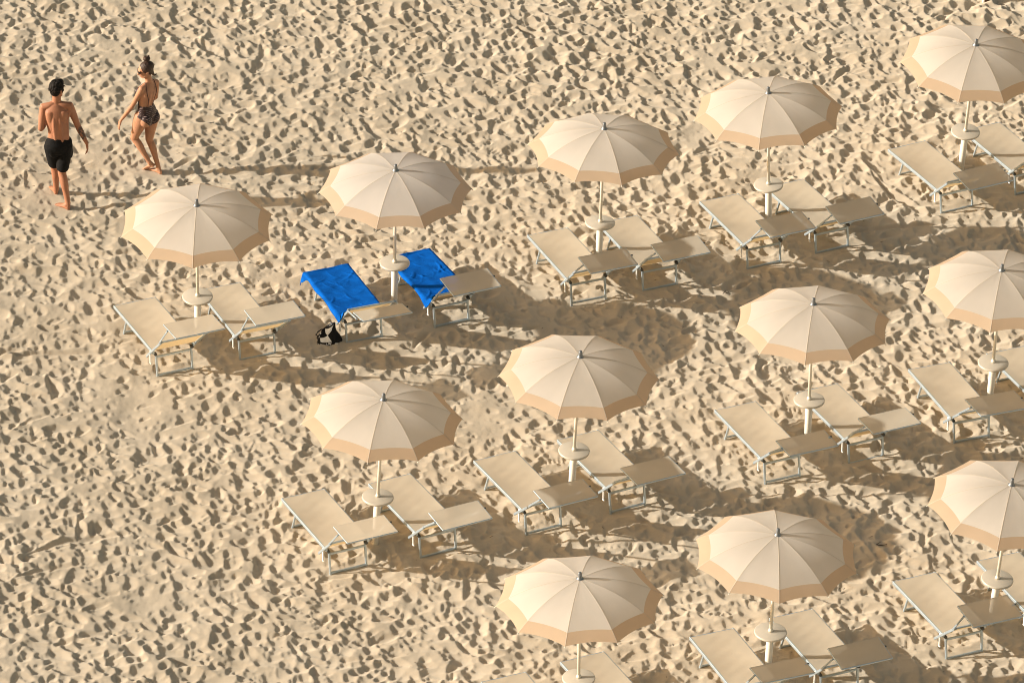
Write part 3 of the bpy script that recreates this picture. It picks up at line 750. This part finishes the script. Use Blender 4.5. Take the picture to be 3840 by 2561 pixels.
def head(F, c, f, up, sc=1.0, fem=False):
    f = unit(f); up = unit(np.array(up) - f * np.dot(up, f)); r = np.cross(f, up)
    P = lambda a, b, e: np.array(c) + (f * a + r * b + up * e) * sc
    F.ball(P(-.012, 0, .022), (f, r, up), (.098 * sc, .076 * sc, .092 * sc))
    F.ball(P(.026, 0, -.028), (f, r, up), (.066 * sc, .062 * sc, .085 * sc))
    F.ball(P(.045, 0, -.082), (f, r, up), (.036 * sc, .038 * sc, .030 * sc))          # chin
    F.loft([P(-.01, .055, -.045), P(.03, .045, -.078), P(.06, .018, -.095)], [.018 * sc, .018 * sc, .016 * sc], up, sub=3)
    F.loft([P(-.01, -.055, -.045), P(.03, -.045, -.078), P(.06, -.018, -.095)], [.018 * sc, .018 * sc, .016 * sc], up, sub=3)
    F.loft([P(.083, 0, .008), P(.100, 0, -.022), P(.108, 0, -.038)], [.009 * sc, .011 * sc, .014 * sc], r, sub=3)  # nose
    F.loft([P(.078, -.042, .022), P(.090, -.015, .022), P(.090, .015, .022), P(.078, .042, .022)], [.010 * sc] * 4, up, sub=3)  # brow
    for e in (-1, 1):
        F.ball(P(.060, e * .040, -.022), (f, r, up), (.024 * sc, .022 * sc, .020 * sc))   # cheek
        F.loft([P(-.012, e * .074, .012), P(-.022, e * .084, .0), P(-.016, e * .080, -.020), P(-.006, e * .074, -.030)], [(.012 * sc, .006 * sc), (.020 * sc, .007 * sc), (.015 * sc, .006 * sc), (.008 * sc, .005 * sc)], f, sub=3)
    F.loft([P(.080, -.022, -.060), P(.090, 0, -.058), P(.080, .022, -.060)], [.007 * sc] * 3, up, sub=3)   # upper lip
    F.loft([P(.078, -.018, -.070), P(.087, 0, -.071), P(.078, .018, -.070)], [.007 * sc] * 3, up, sub=3)   # lower lip
    return P, f, r, up

def np_verts(me):
    a = np.empty(len(me.vertices) * 3, dtype=np.float32); me.vertices.foreach_get('co', a); return a.reshape(-1, 3)
def face_centers(me):
    a = np.empty(len(me.polygons) * 3, dtype=np.float32); me.polygons.foreach_get('center', a); return a.reshape(-1, 3)

A = np.array
def make_man():
    root = empty('person', MAN); F = Flesh()
    hips_r = unit((.95, .31, .0)); tor_r = unit((.985, .12, .03)); back = A((.1, -.99, 0))
    pel, wai, che, neb = A((-.051, -.03, .905)), A((-.051, -.035, 1.03)), A((-.075, -.01, 1.29)), A((-.086, .025, 1.475))
    hc = A((-.072, .055, 1.672))
    shL, shR = A((-.248, .0, 1.415)), A((.094, .03, 1.435)); elL, elR = A((-.276, -.085, 1.155)), A((.193, .03, 1.152))
    wrL, wrR, knR, tipR = A((-.215, .13, 1.14)), A((.318, -.05, .938)), A((.326, -.055, .856)), A((.290, -.05, .746))
    hiR, hiL = A((.036, -.0, .885)), A((-.136, -.06, .880)); knR_, knL_ = A((-.008, -.05, .485)), A((-.115, .14, .455)); anR, anL = A((.079, -.143, .075)), A((-.104, .215, .06))
    F.loft([pel - A((0, 0, .09)), pel, wai - A((0, 0, .03)), wai + A((0, .0, .08)), che, A((-.082, .005, 1.385)), A((-.086, .018, 1.45)), neb],
           [(.12, .09), (.155, .105), (.142, .095), (.135, .093), (.158, .108), (.163, .098), (.115, .075), (.060, .056)], tor_r, n=32)
    F.loft([neb - A((0, 0, .06)), (neb + hc) / 2, hc + A((-.012, -.02, -.02))], [(.062, .058), (.056, .058), (.058, .062)], tor_r)
    for sh, e in ((shL, -1), (shR, 1)):
        F.loft([neb + A((0, .0, .015)), (neb * .5 + sh * .5) + A((0, -.015, .012)), sh + A((0, 0, .012))], [.040, .046, .052], (0, 1, 0))      # trapezius / deltoid
        F.loft([che + tor_r * e * .085 + back * .055 + A((0, 0, .10)), che + tor_r * e * .075 + back * .068 + A((0, 0, .02)), che + tor_r * e * .06 + back * .06 - A((0, 0, .07))], [(.05, .030), (.055, .031), (.03, .026)], tor_r)  # shoulder blade
        F.loft([pel + tor_r * e * .035 + back * .075, wai + tor_r * e * .040 + back * .072, che + tor_r * e * .038 + back * .085, neb + tor_r * e * .030 + back * .03 - A((0, 0, .03))], [.032, .027, .030, .024], tor_r)    # back muscles beside the spine
        F.loft([sh - A((0, 0, .03)), che + tor_r * e * .125 + A((0, 0, -.02)), wai + tor_r * e * .10 + A((0, 0, .08))], [(.045, .055), (.032, .055), (.02, .03)], tor_r)   # lats
    def arm(sh, el, wr):
        d = el - sh
        F.loft([sh, sh + d * .35, sh + d * .75, el], [.052, .050, .043, .039], (0, 1, 0)); d = wr - el
        F.loft([el, el + d * .28, el + d * .7, wr], [.039, .041, .031, (.027, .023)], (0, 1, 0))
    arm(shL, elL, wrL); arm(shR, elR, wrR)
    hand(F, wrL, wrL + A((.05, .075, .02)), (0, 0, -1), (.5, 0, .8), curl=.8); hand(F, wrR, knR, (-1, .1, 0), (-.1, 1, 0), fl=1.05, curl=.5)
    def leg(hi, kn, an, e):
        d = kn - hi; F.loft([hi + A((0, 0, .02)), hi + d * .3, hi + d * .75, kn], [(.088, .092), (.084, .088), (.064, .066), (.055, .057)], hips_r)
        d = an - kn; bk = A((.35, -.93, 0))
        F.loft([kn, kn + d * .28 + bk * .018, kn + d * .6 + bk * .008, an], [(.054, .055), (.053, .058), (.042, .043), (.034, .037)], hips_r)
    leg(hiR, knR_, anR, 1); leg(hiL, knL_, anL, -1)
    foot(F, A((.098, -.185, -.004)), A((-.085, -.035, -.006)), anR); foot(F, A((-.098, .19, -.004)), A((-.185, .405, -.006)), anL)
    f = unit((.55, .83, -.12)); P, f, r, up = head(F, hc, f, (.0, .08, 1), 1.0)
    me = F.fuse('body', .0055)
    me.materials.append(M['skin_m']); me.materials.append(M['tattoo'])
    c = face_centers(me); t = ((c - elR) @ (wrR - elR)) / np.dot(wrR - elR, wrR - elR); dist = np.linalg.norm(c - (elR + np.outer(np.clip(t, 0, 1), wrR - elR)), axis=1)
    me.polygons.foreach_set('material_index', ((t > .10) & (t < .74) & (dist < .07)).astype(np.int32))
    link('body', me, None, root)
    # hair: thick crop with a fringe
    Hh = Flesh(); Hh.ball(P(-.020, 0, .036), (f, r, up), (.098, .081, .088)); Hh.ball(P(-.048, 0, -.008), (f, r, up), (.064, .073, .078))
    for i in range(10):
        a = i / 15 - .5; Hh.loft([P(.00, a * .13, .115 - abs(a) * .05), P(.07, a * .13, .105 - abs(a) * .04), P(.105 - abs(a) * .03, a * .12, .062)], [.024, .022, .010], r, n=8, sub=3)
    for i in range(26):
        a = random.uniform(-2.4, 2.4); b = random.uniform(-.2, .9); q = P(-.02 - .085 * math.cos(a) * math.cos(b), .075 * math.sin(a) * math.cos(b), .04 + .08 * math.sin(b)); Hh.ball(q, (f, r, up), (.022, .022, .026), 8)
    for i in range(120):
        a = random.uniform(-2.5, 2.5); b = random.uniform(-.35, 1.3); n_ = A((-math.cos(a) * math.cos(b), math.sin(a) * math.cos(b), math.sin(b)))
        q = P(-.022 + .092 * n_[0], .076 * n_[1], .040 + .082 * n_[2]); d = f * (.5 * n_[2] + .1) - up * (.6 - .5 * n_[2]) + r * random.uniform(-.5, .5); o_ = f * n_[0] + r * n_[1] + up * n_[2]
        Hh.loft([q, q + unit(d) * .022 + o_ * .008, q + unit(d) * .042 + o_ * .006], [.010, .008, .004], r if abs(np.dot(unit(d), r)) < .9 else up, n=7, sub=2)
    me = Hh.fuse('hair', .0045, 1); link('hair', me, M['hair_m'], root)
    # swim shorts
    G = Flesh()
    G.loft([wai + A((0, .0, -.045)), pel + A((0, .0, .03)), pel - A((0, 0, .05))], [(.152, .110), (.178, .132), (.170, .128)], hips_r, n=32)
    G.loft([hiR + A((.0, -.01, .0)), hiR + (knR_ - hiR) * .45, hiR + (knR_ - hiR) * .82], [(.096, .104), (.092, .098), (.083, .088)], hips_r)
    G.loft([hiL, hiL + (knL_ - hiL) * .45, hiL + (knL_ - hiL) * .78], [(.104, .106), (.094, .098), (.085, .092)], hips_r)
    G.ball(pel + A((-.045, -.068, -.06)), (hips_r, (0, 1, 0), (0, 0, 1)), (.080, .055, .110)); G.ball(pel + A((.060, -.040, -.055)), (hips_r, (0, 1, 0), (0, 0, 1)), (.080, .055, .110))
    G.loft([hiR + A((.055, .02, -.03)), hiR + A((.070, .05, -.15)), hiR + A((.062, .08, -.245))], [(.03, .05), (.022, .05), (.008, .02)], hips_r)
    for i in range(14):
        a = -1.3 + 2.6 * i / 13; q = wai + A((0, 0, -.078)) + hips_r * .152 * math.sin(a) + np.cross(hips_r, (0, 0, 1)) * .112 * math.cos(a); G.loft([q, q - A((0, 0, .07))], [.009, .004], hips_r, n=8, sub=3)
    me = G.fuse('swim_shorts', .006, 7, .6); link('swim_shorts', me, M['shorts'], root)
    tag(root, 'shirtless man with short black hair in black swim shorts walking away over the sand', 'person')

def make_woman():
    root = empty('person', WOM); F = Flesh()
    fw = unit((-.72, .69, 0)); rt = unit((.69, .72, 0)); sh_r = unit((.60, .79, -.10))
    pel, wai, che, neb = A((-.126, .0, .865)), A((-.140, .0, 1.045)), A((-.118, .0, 1.215)), A((-.096, .012, 1.375))
    hc = A((-.150, .012, 1.548))
    shL, shR = A((-.188, -.100, 1.318)), A((-.010, .125, 1.300)); elL, wrL, knL, tipL = A((-.311, -.07, 1.045)), A((-.463, -.03, .797)), A((-.486, -.03, .715)), A((-.504, -.02, .603))
    elR, wrR = A((-.02, .22, 1.03)), A((-.13, .38, .86))
    hiL, hiR = A((-.190, -.055, .865)), A((-.066, .062, .850)); kL, kR = A((-.292, .06, .490)), A((-.096, .10, .450)); aL, aR = A((-.085, -.0, .158)), A((.030, .015, .094))
    F.loft([pel - A((0, 0, .08)), pel, pel + A((0, 0, .07)), wai, wai + A((.01, 0, .09)), che + A((0, 0, .02)), A((-.102, .006, 1.31)), neb],
           [(.11, .085), (.152, .112), (.142, .102), (.112, .082), (.124, .088), (.140, .095), (.125, .068), (.050, .048)], rt * .5 + sh_r * .5, n=32)
    F.loft([neb - A((0, 0, .05)), (neb + hc) / 2 + A((.01, 0, 0)), hc + A((.015, -.005, -.02))], [(.050, .048), (.045, .046), (.048, .052)], rt)
    for sh in (shL, shR): F.loft([neb, neb * .5 + sh * .5 + A((0, 0, .004)), sh + A((0, 0, .006))], [.032, .036, .042], (0, 0, 1))
    for e in (-1, 1):
        F.ball(che + fw * .075 + rt * e * .062 + A((0, 0, .0)), (fw, rt, (0, 0, 1)), (.062, .058, .060))                      # bust
        F.loft([wai - fw * .062 + rt * e * .026, che - fw * .074 + rt * e * .030, neb - fw * .028 + rt * e * .022 - A((0, 0, .05))], [.024, .026, .02], rt)
        F.ball(che - fw * .06 + rt * e * .07 + A((0, 0, .03)), (fw, rt, (0, 0, 1)), (.03, .045, .065))
    F.ball(hiL - fw * .065 + A((.012, .0, -.02)), (fw, rt, (0, 0, 1)), (.074, .076, .090)); F.ball(hiR - fw * .065 + A((-.005, 0, -.015)), (fw, rt, (0, 0, 1)), (.070, .074, .088))
    def arm(sh, el, wr):
        d = el - sh; F.loft([sh, sh + d * .35, sh + d * .75, el], [.041, .038, .033, .030], (0, 1, 0)); d = wr - el
        F.loft([el, el + d * .28, el + d * .7, wr], [.030, .031, .024, (.022, .018)], (0, 1, 0))
    arm(shL, elL, wrL); arm(shR, elR, wrR)
    hand(F, wrL, knL, (.5, .8, 0), (-.3, .9, 0), fl=1.05, curl=.3, sc=.9); hand(F, wrR, wrR + A((-.02, .03, -.07)), (0, -1, 0), (-1, 0, 0), curl=.5, sc=.88)
    def leg(hi, kn, an):
        d = kn - hi; F.loft([hi + A((0, 0, .02)), hi + d * .28, hi + d * .72, kn], [(.090, .098), (.089, .095), (.064, .068), (.051, .053)], rt)
        d = an - kn; F.loft([kn, kn + d * .28 - fw * .018, kn + d * .62 - fw * .006, an], [(.048, .050), (.047, .053), (.036, .038), (.028, .032)], rt)
    leg(hiL, kL, aL); leg(hiR, kR, aR)
    foot(F, A((-.020, -.022, .110)), A((-.165, .080, -.012)), aL, (.35, .1, .8), .88); foot(F, A((.078, -.03, -.004)), A((-.090, .115, -.008)), aR, (0, 0, 1), .88)
    f = unit((-.93, -.30, -.16)); P, f, r, up = head(F, hc, f, (.06, .02, 1), .93, True)
    me = F.fuse('body', .0052)
    me.materials.append(M['skin_w']); me.materials.append(M['lips'])
    c = face_centers(me); me.polygons.foreach_set('material_index', (np.linalg.norm((c - P(.086, 0, -.064)) * A((1, 1, 1.6)), axis=1) < .024).astype(np.int32))
    body = link('body', me, None, root)
    # swimsuit cut from the body's own surface, low back, high legs
    co = np_verts(me); nm = np.empty(len(me.vertices) * 3, dtype=np.float32); me.vertices.foreach_get('normal', nm); nm = nm.reshape(-1, 3)
    lat = (co - pel) @ rt; dep = (co - pel) @ fw; z = co[:, 2]
    toptop = np.where(dep < .0, 1.065 + np.clip(dep + .02, -1, 0) * .15, 1.065 + np.clip(dep / .06, 0, 1) * .21)
    side = np.abs(lat); legline = np.where(dep < .0, .752 + np.clip(side - .030, 0, 1) * 1.12, .80 + np.clip(side - .02, 0, 1) * 1.5)
    armcut = (side < .17)
    handed = np.linalg.norm((co - wrR)[:, :2], axis=1) < .12
    ok = (z < toptop) & (z > legline) & armcut & ~handed & (np.abs(dep) < .26)
    elr = elR - A((0, 0, .0)); 
    for a_, b_ in ((shL, elL), (elL, wrL), (shR, elR), (elR, wrR)):
        t = np.clip(((co - a_) @ (b_ - a_)) / np.dot(b_ - a_, b_ - a_), 0, 1); ok &= np.linalg.norm(co - (a_ + np.outer(t, b_ - a_)), axis=1) > .046
    F2 = [tuple(p.vertices) for p in me.polygons if all(ok[i] for i in p.vertices)]
    used = sorted({i for p in F2 for i in p}); mp = {i: k for k, i in enumerate(used)}
    sm = bpy.data.meshes.new('swimsuit'); sm.from_pydata([tuple(co[i] + nm[i] * .0045) for i in used], [], [tuple(mp[i] for i in p) for p in F2]); sm.update()
    suit = link('swimsuit', sm, M['swim'], root)
    mb = MB()
    tree_me = me
    def on_back(p, push=.004):
        i = int(np.argmin(np.linalg.norm(co - np.array(p), axis=1))); return co[i] + nm[i] * push
    for e in (-1, 1):
        pts = [on_back(che + fw * .10 + rt * e * .075 + A((0, 0, .05))), on_back(neb * .45 + (shL if e < 0 else shR) * .55 + A((0, 0, .05))), on_back(che - fw * .09 + rt * e * .085 + A((0, 0, .06))), on_back(che - fw * .1 + rt * e * .075 - A((0, 0, .05))), on_back(wai - fw * .1 + rt * e * .045 + A((0, 0, .03))), on_back(wai - fw * .1 + rt * e * .04 + A((0, 0, .0)))]
        mb.tube(cat(pts, 5), .0045, 8)
    mb.build('shoulder_straps', M['strap'], suit, True)
    # hair tied up in a bun, loose lock at the nape
    Hh = Flesh(); Hh.ball(P(-.026, 0, .034), (f, r, up), (.094, .082, .086)); Hh.ball(P(-.055, 0, -.006), (f, r, up), (.062, .070, .078))
    Hh.ball(P(-.035, 0, .05), (f, r, up), (.098, .078, .075))
    for i in range(30):
        a = random.uniform(-2.2, 2.2); b = random.uniform(-.3, 1.1); q = P(-.03 - .078 * math.cos(a) * math.cos(b), .070 * math.sin(a) * math.cos(b), .034 + .076 * math.sin(b)); Hh.ball(q, (f, r, up), (.020, .020, .026), 8)
    Hh.loft([P(-.085, .0, -.03), P(-.10, .015, -.085), P(-.105, .02, -.12), P(-.13, .02, -.135), P(-.16, .01, -.115)], [(.035, .03), (.022, .022), (.014, .012), .009, .004], r, sub=4)
    me2 = Hh.fuse('hair', .0055, 3); hr = link('hair', me2, M['hair_w'], root)
    Bn = Flesh(); b0 = P(-.052, 0, .172)
    Bn.loft([P(-.045, 0, .10), P(-.05, 0, .138), b0], [.030, .018, .030], r)
    for i in range(7):
        a = i * .9; Bn.ball(b0 + (f * math.cos(a) * .020 + r * math.sin(a) * .020 + up * .012 * math.sin(2.3 * i)), (f, r, up), (.029, .029, .026), 8)
    Bn.loft([b0, b0 - f * .02 + up * .035, b0 - f * .05 + up * .04], [.012, .009, .004], r); me3 = Bn.fuse('hair_bun', .005, 2); link('hair_bun', me3, M['hair_w'], hr)
    # sunglasses
    mb = MB()
    for e in (-1, 1):
        cc = P(.096, e * .034, .004); x = unit(r * 1.0 - f * e * .25); 
        ring = [cc + x * .028 * math.cos(a) + up * .019 * math.sin(a) * (1.0 if math.sin(a) < 0 else .8) for a in np.linspace(0, 2 * math.pi, 20, endpoint=False)]
        nrm = unit(np.cross(x, up)); nrm = nrm if np.dot(nrm, f) > 0 else -nrm
        mb.add(ring + [q + nrm * .004 for q in ring], [tuple(range(20)), tuple(range(39, 19, -1))] + [(i, (i + 1) % 20, 20 + (i + 1) % 20, 20 + i) for i in range(20)])
        mb.bar(P(.092, e * .060, .010), P(-.010, e * .080, .012), .004, .006, tuple(up))
    mb.bar(P(.101, -.010, .010), P(.101, .010, .010), .005, .004, tuple(up)); mb.build('sunglasses', M['glasses'], root)
    mb = MB(); d = unit(knL - wrL); q = knL + d * .018; mb.tube([q - d * .004, q + d * .004], .013, 12); mb.build('finger_ring', M['ring'], root)
    tag(root, 'smiling woman in sunglasses, hair bun and dark patterned swimsuit, walking beside the man', 'person')
make_man(); make_woman()

# ------------------------------------------------------------------ light, sky, camera
AZ, EL = R(5.0), R(18.6)                     # shadows run towards +X and slightly away
sdir = Vector((-math.cos(AZ) * math.cos(EL), -math.sin(AZ) * math.cos(EL), math.sin(EL)))
sl = bpy.data.lights.new('sun', 'SUN'); sl.energy = 5.0; sl.angle = R(.53); sl.color = (1.0, .945, .84)
so = bpy.data.objects.new('sun', sl); COL.objects.link(so); so.rotation_euler = (-sdir).to_track_quat('-Z', 'Y').to_euler(); so.location = sdir * 60
w = bpy.data.worlds.new('World'); S.world = w; w.use_nodes = True; nt = w.node_tree
bg = nt.nodes['Background']; sk = nt.nodes.new('ShaderNodeTexSky'); sk.sky_type = 'NISHITA'; sk.sun_disc = False
sk.sun_elevation = EL; sk.sun_rotation = math.atan2(sdir.x, sdir.y); sk.air_density = 1.0; sk.dust_density = 3.0; sk.ozone_density = .6
mx = nt.nodes.new('ShaderNodeMix'); mx.data_type = 'RGBA'; mx.blend_type = 'MULTIPLY'; mx.inputs[0].default_value = 1; mx.inputs[7].default_value = (1.0, .80, .55, 1)
nt.links.new(sk.outputs[0], mx.inputs[6]); nt.links.new(mx.outputs[2], bg.inputs['Color']); bg.inputs['Strength'].default_value = .125

FPX, PITCH, ROLL, DIST = 24577.3, .56332591, .03914992, 82.946691
cp, sp = math.cos(PITCH), math.sin(PITCH)
fwd = Vector((0, cp, -sp)); rr = Vector((1, 0, 0)); uu = Vector((0, sp, cp)); cr, sr = math.cos(ROLL), math.sin(ROLL)
r2 = rr * cr + uu * sr; u2 = -rr * sr + uu * cr
cd = bpy.data.cameras.new('camera'); cd.sensor_width = 36; cd.lens = 36 * FPX / 3840; cd.clip_start = 1; cd.clip_end = 2000
co = bpy.data.objects.new('camera', cd); COL.objects.link(co)
m = Matrix((r2, u2, -fwd)).transposed().to_4x4(); m.translation = Vector((0, -DIST * cp, DIST * sp)); co.matrix_world = m
S.camera = co

S.view_settings.view_transform = 'Standard'; S.view_settings.look = 'None'; S.view_settings.gamma = 1; S.view_settings.exposure = .58
S.render.engine = 'CYCLES'
S.cycles.max_bounces = 8; S.cycles.transparent_max_bounces = 12; S.cycles.use_denoising = True; S.cycles.filter_width = 1.0
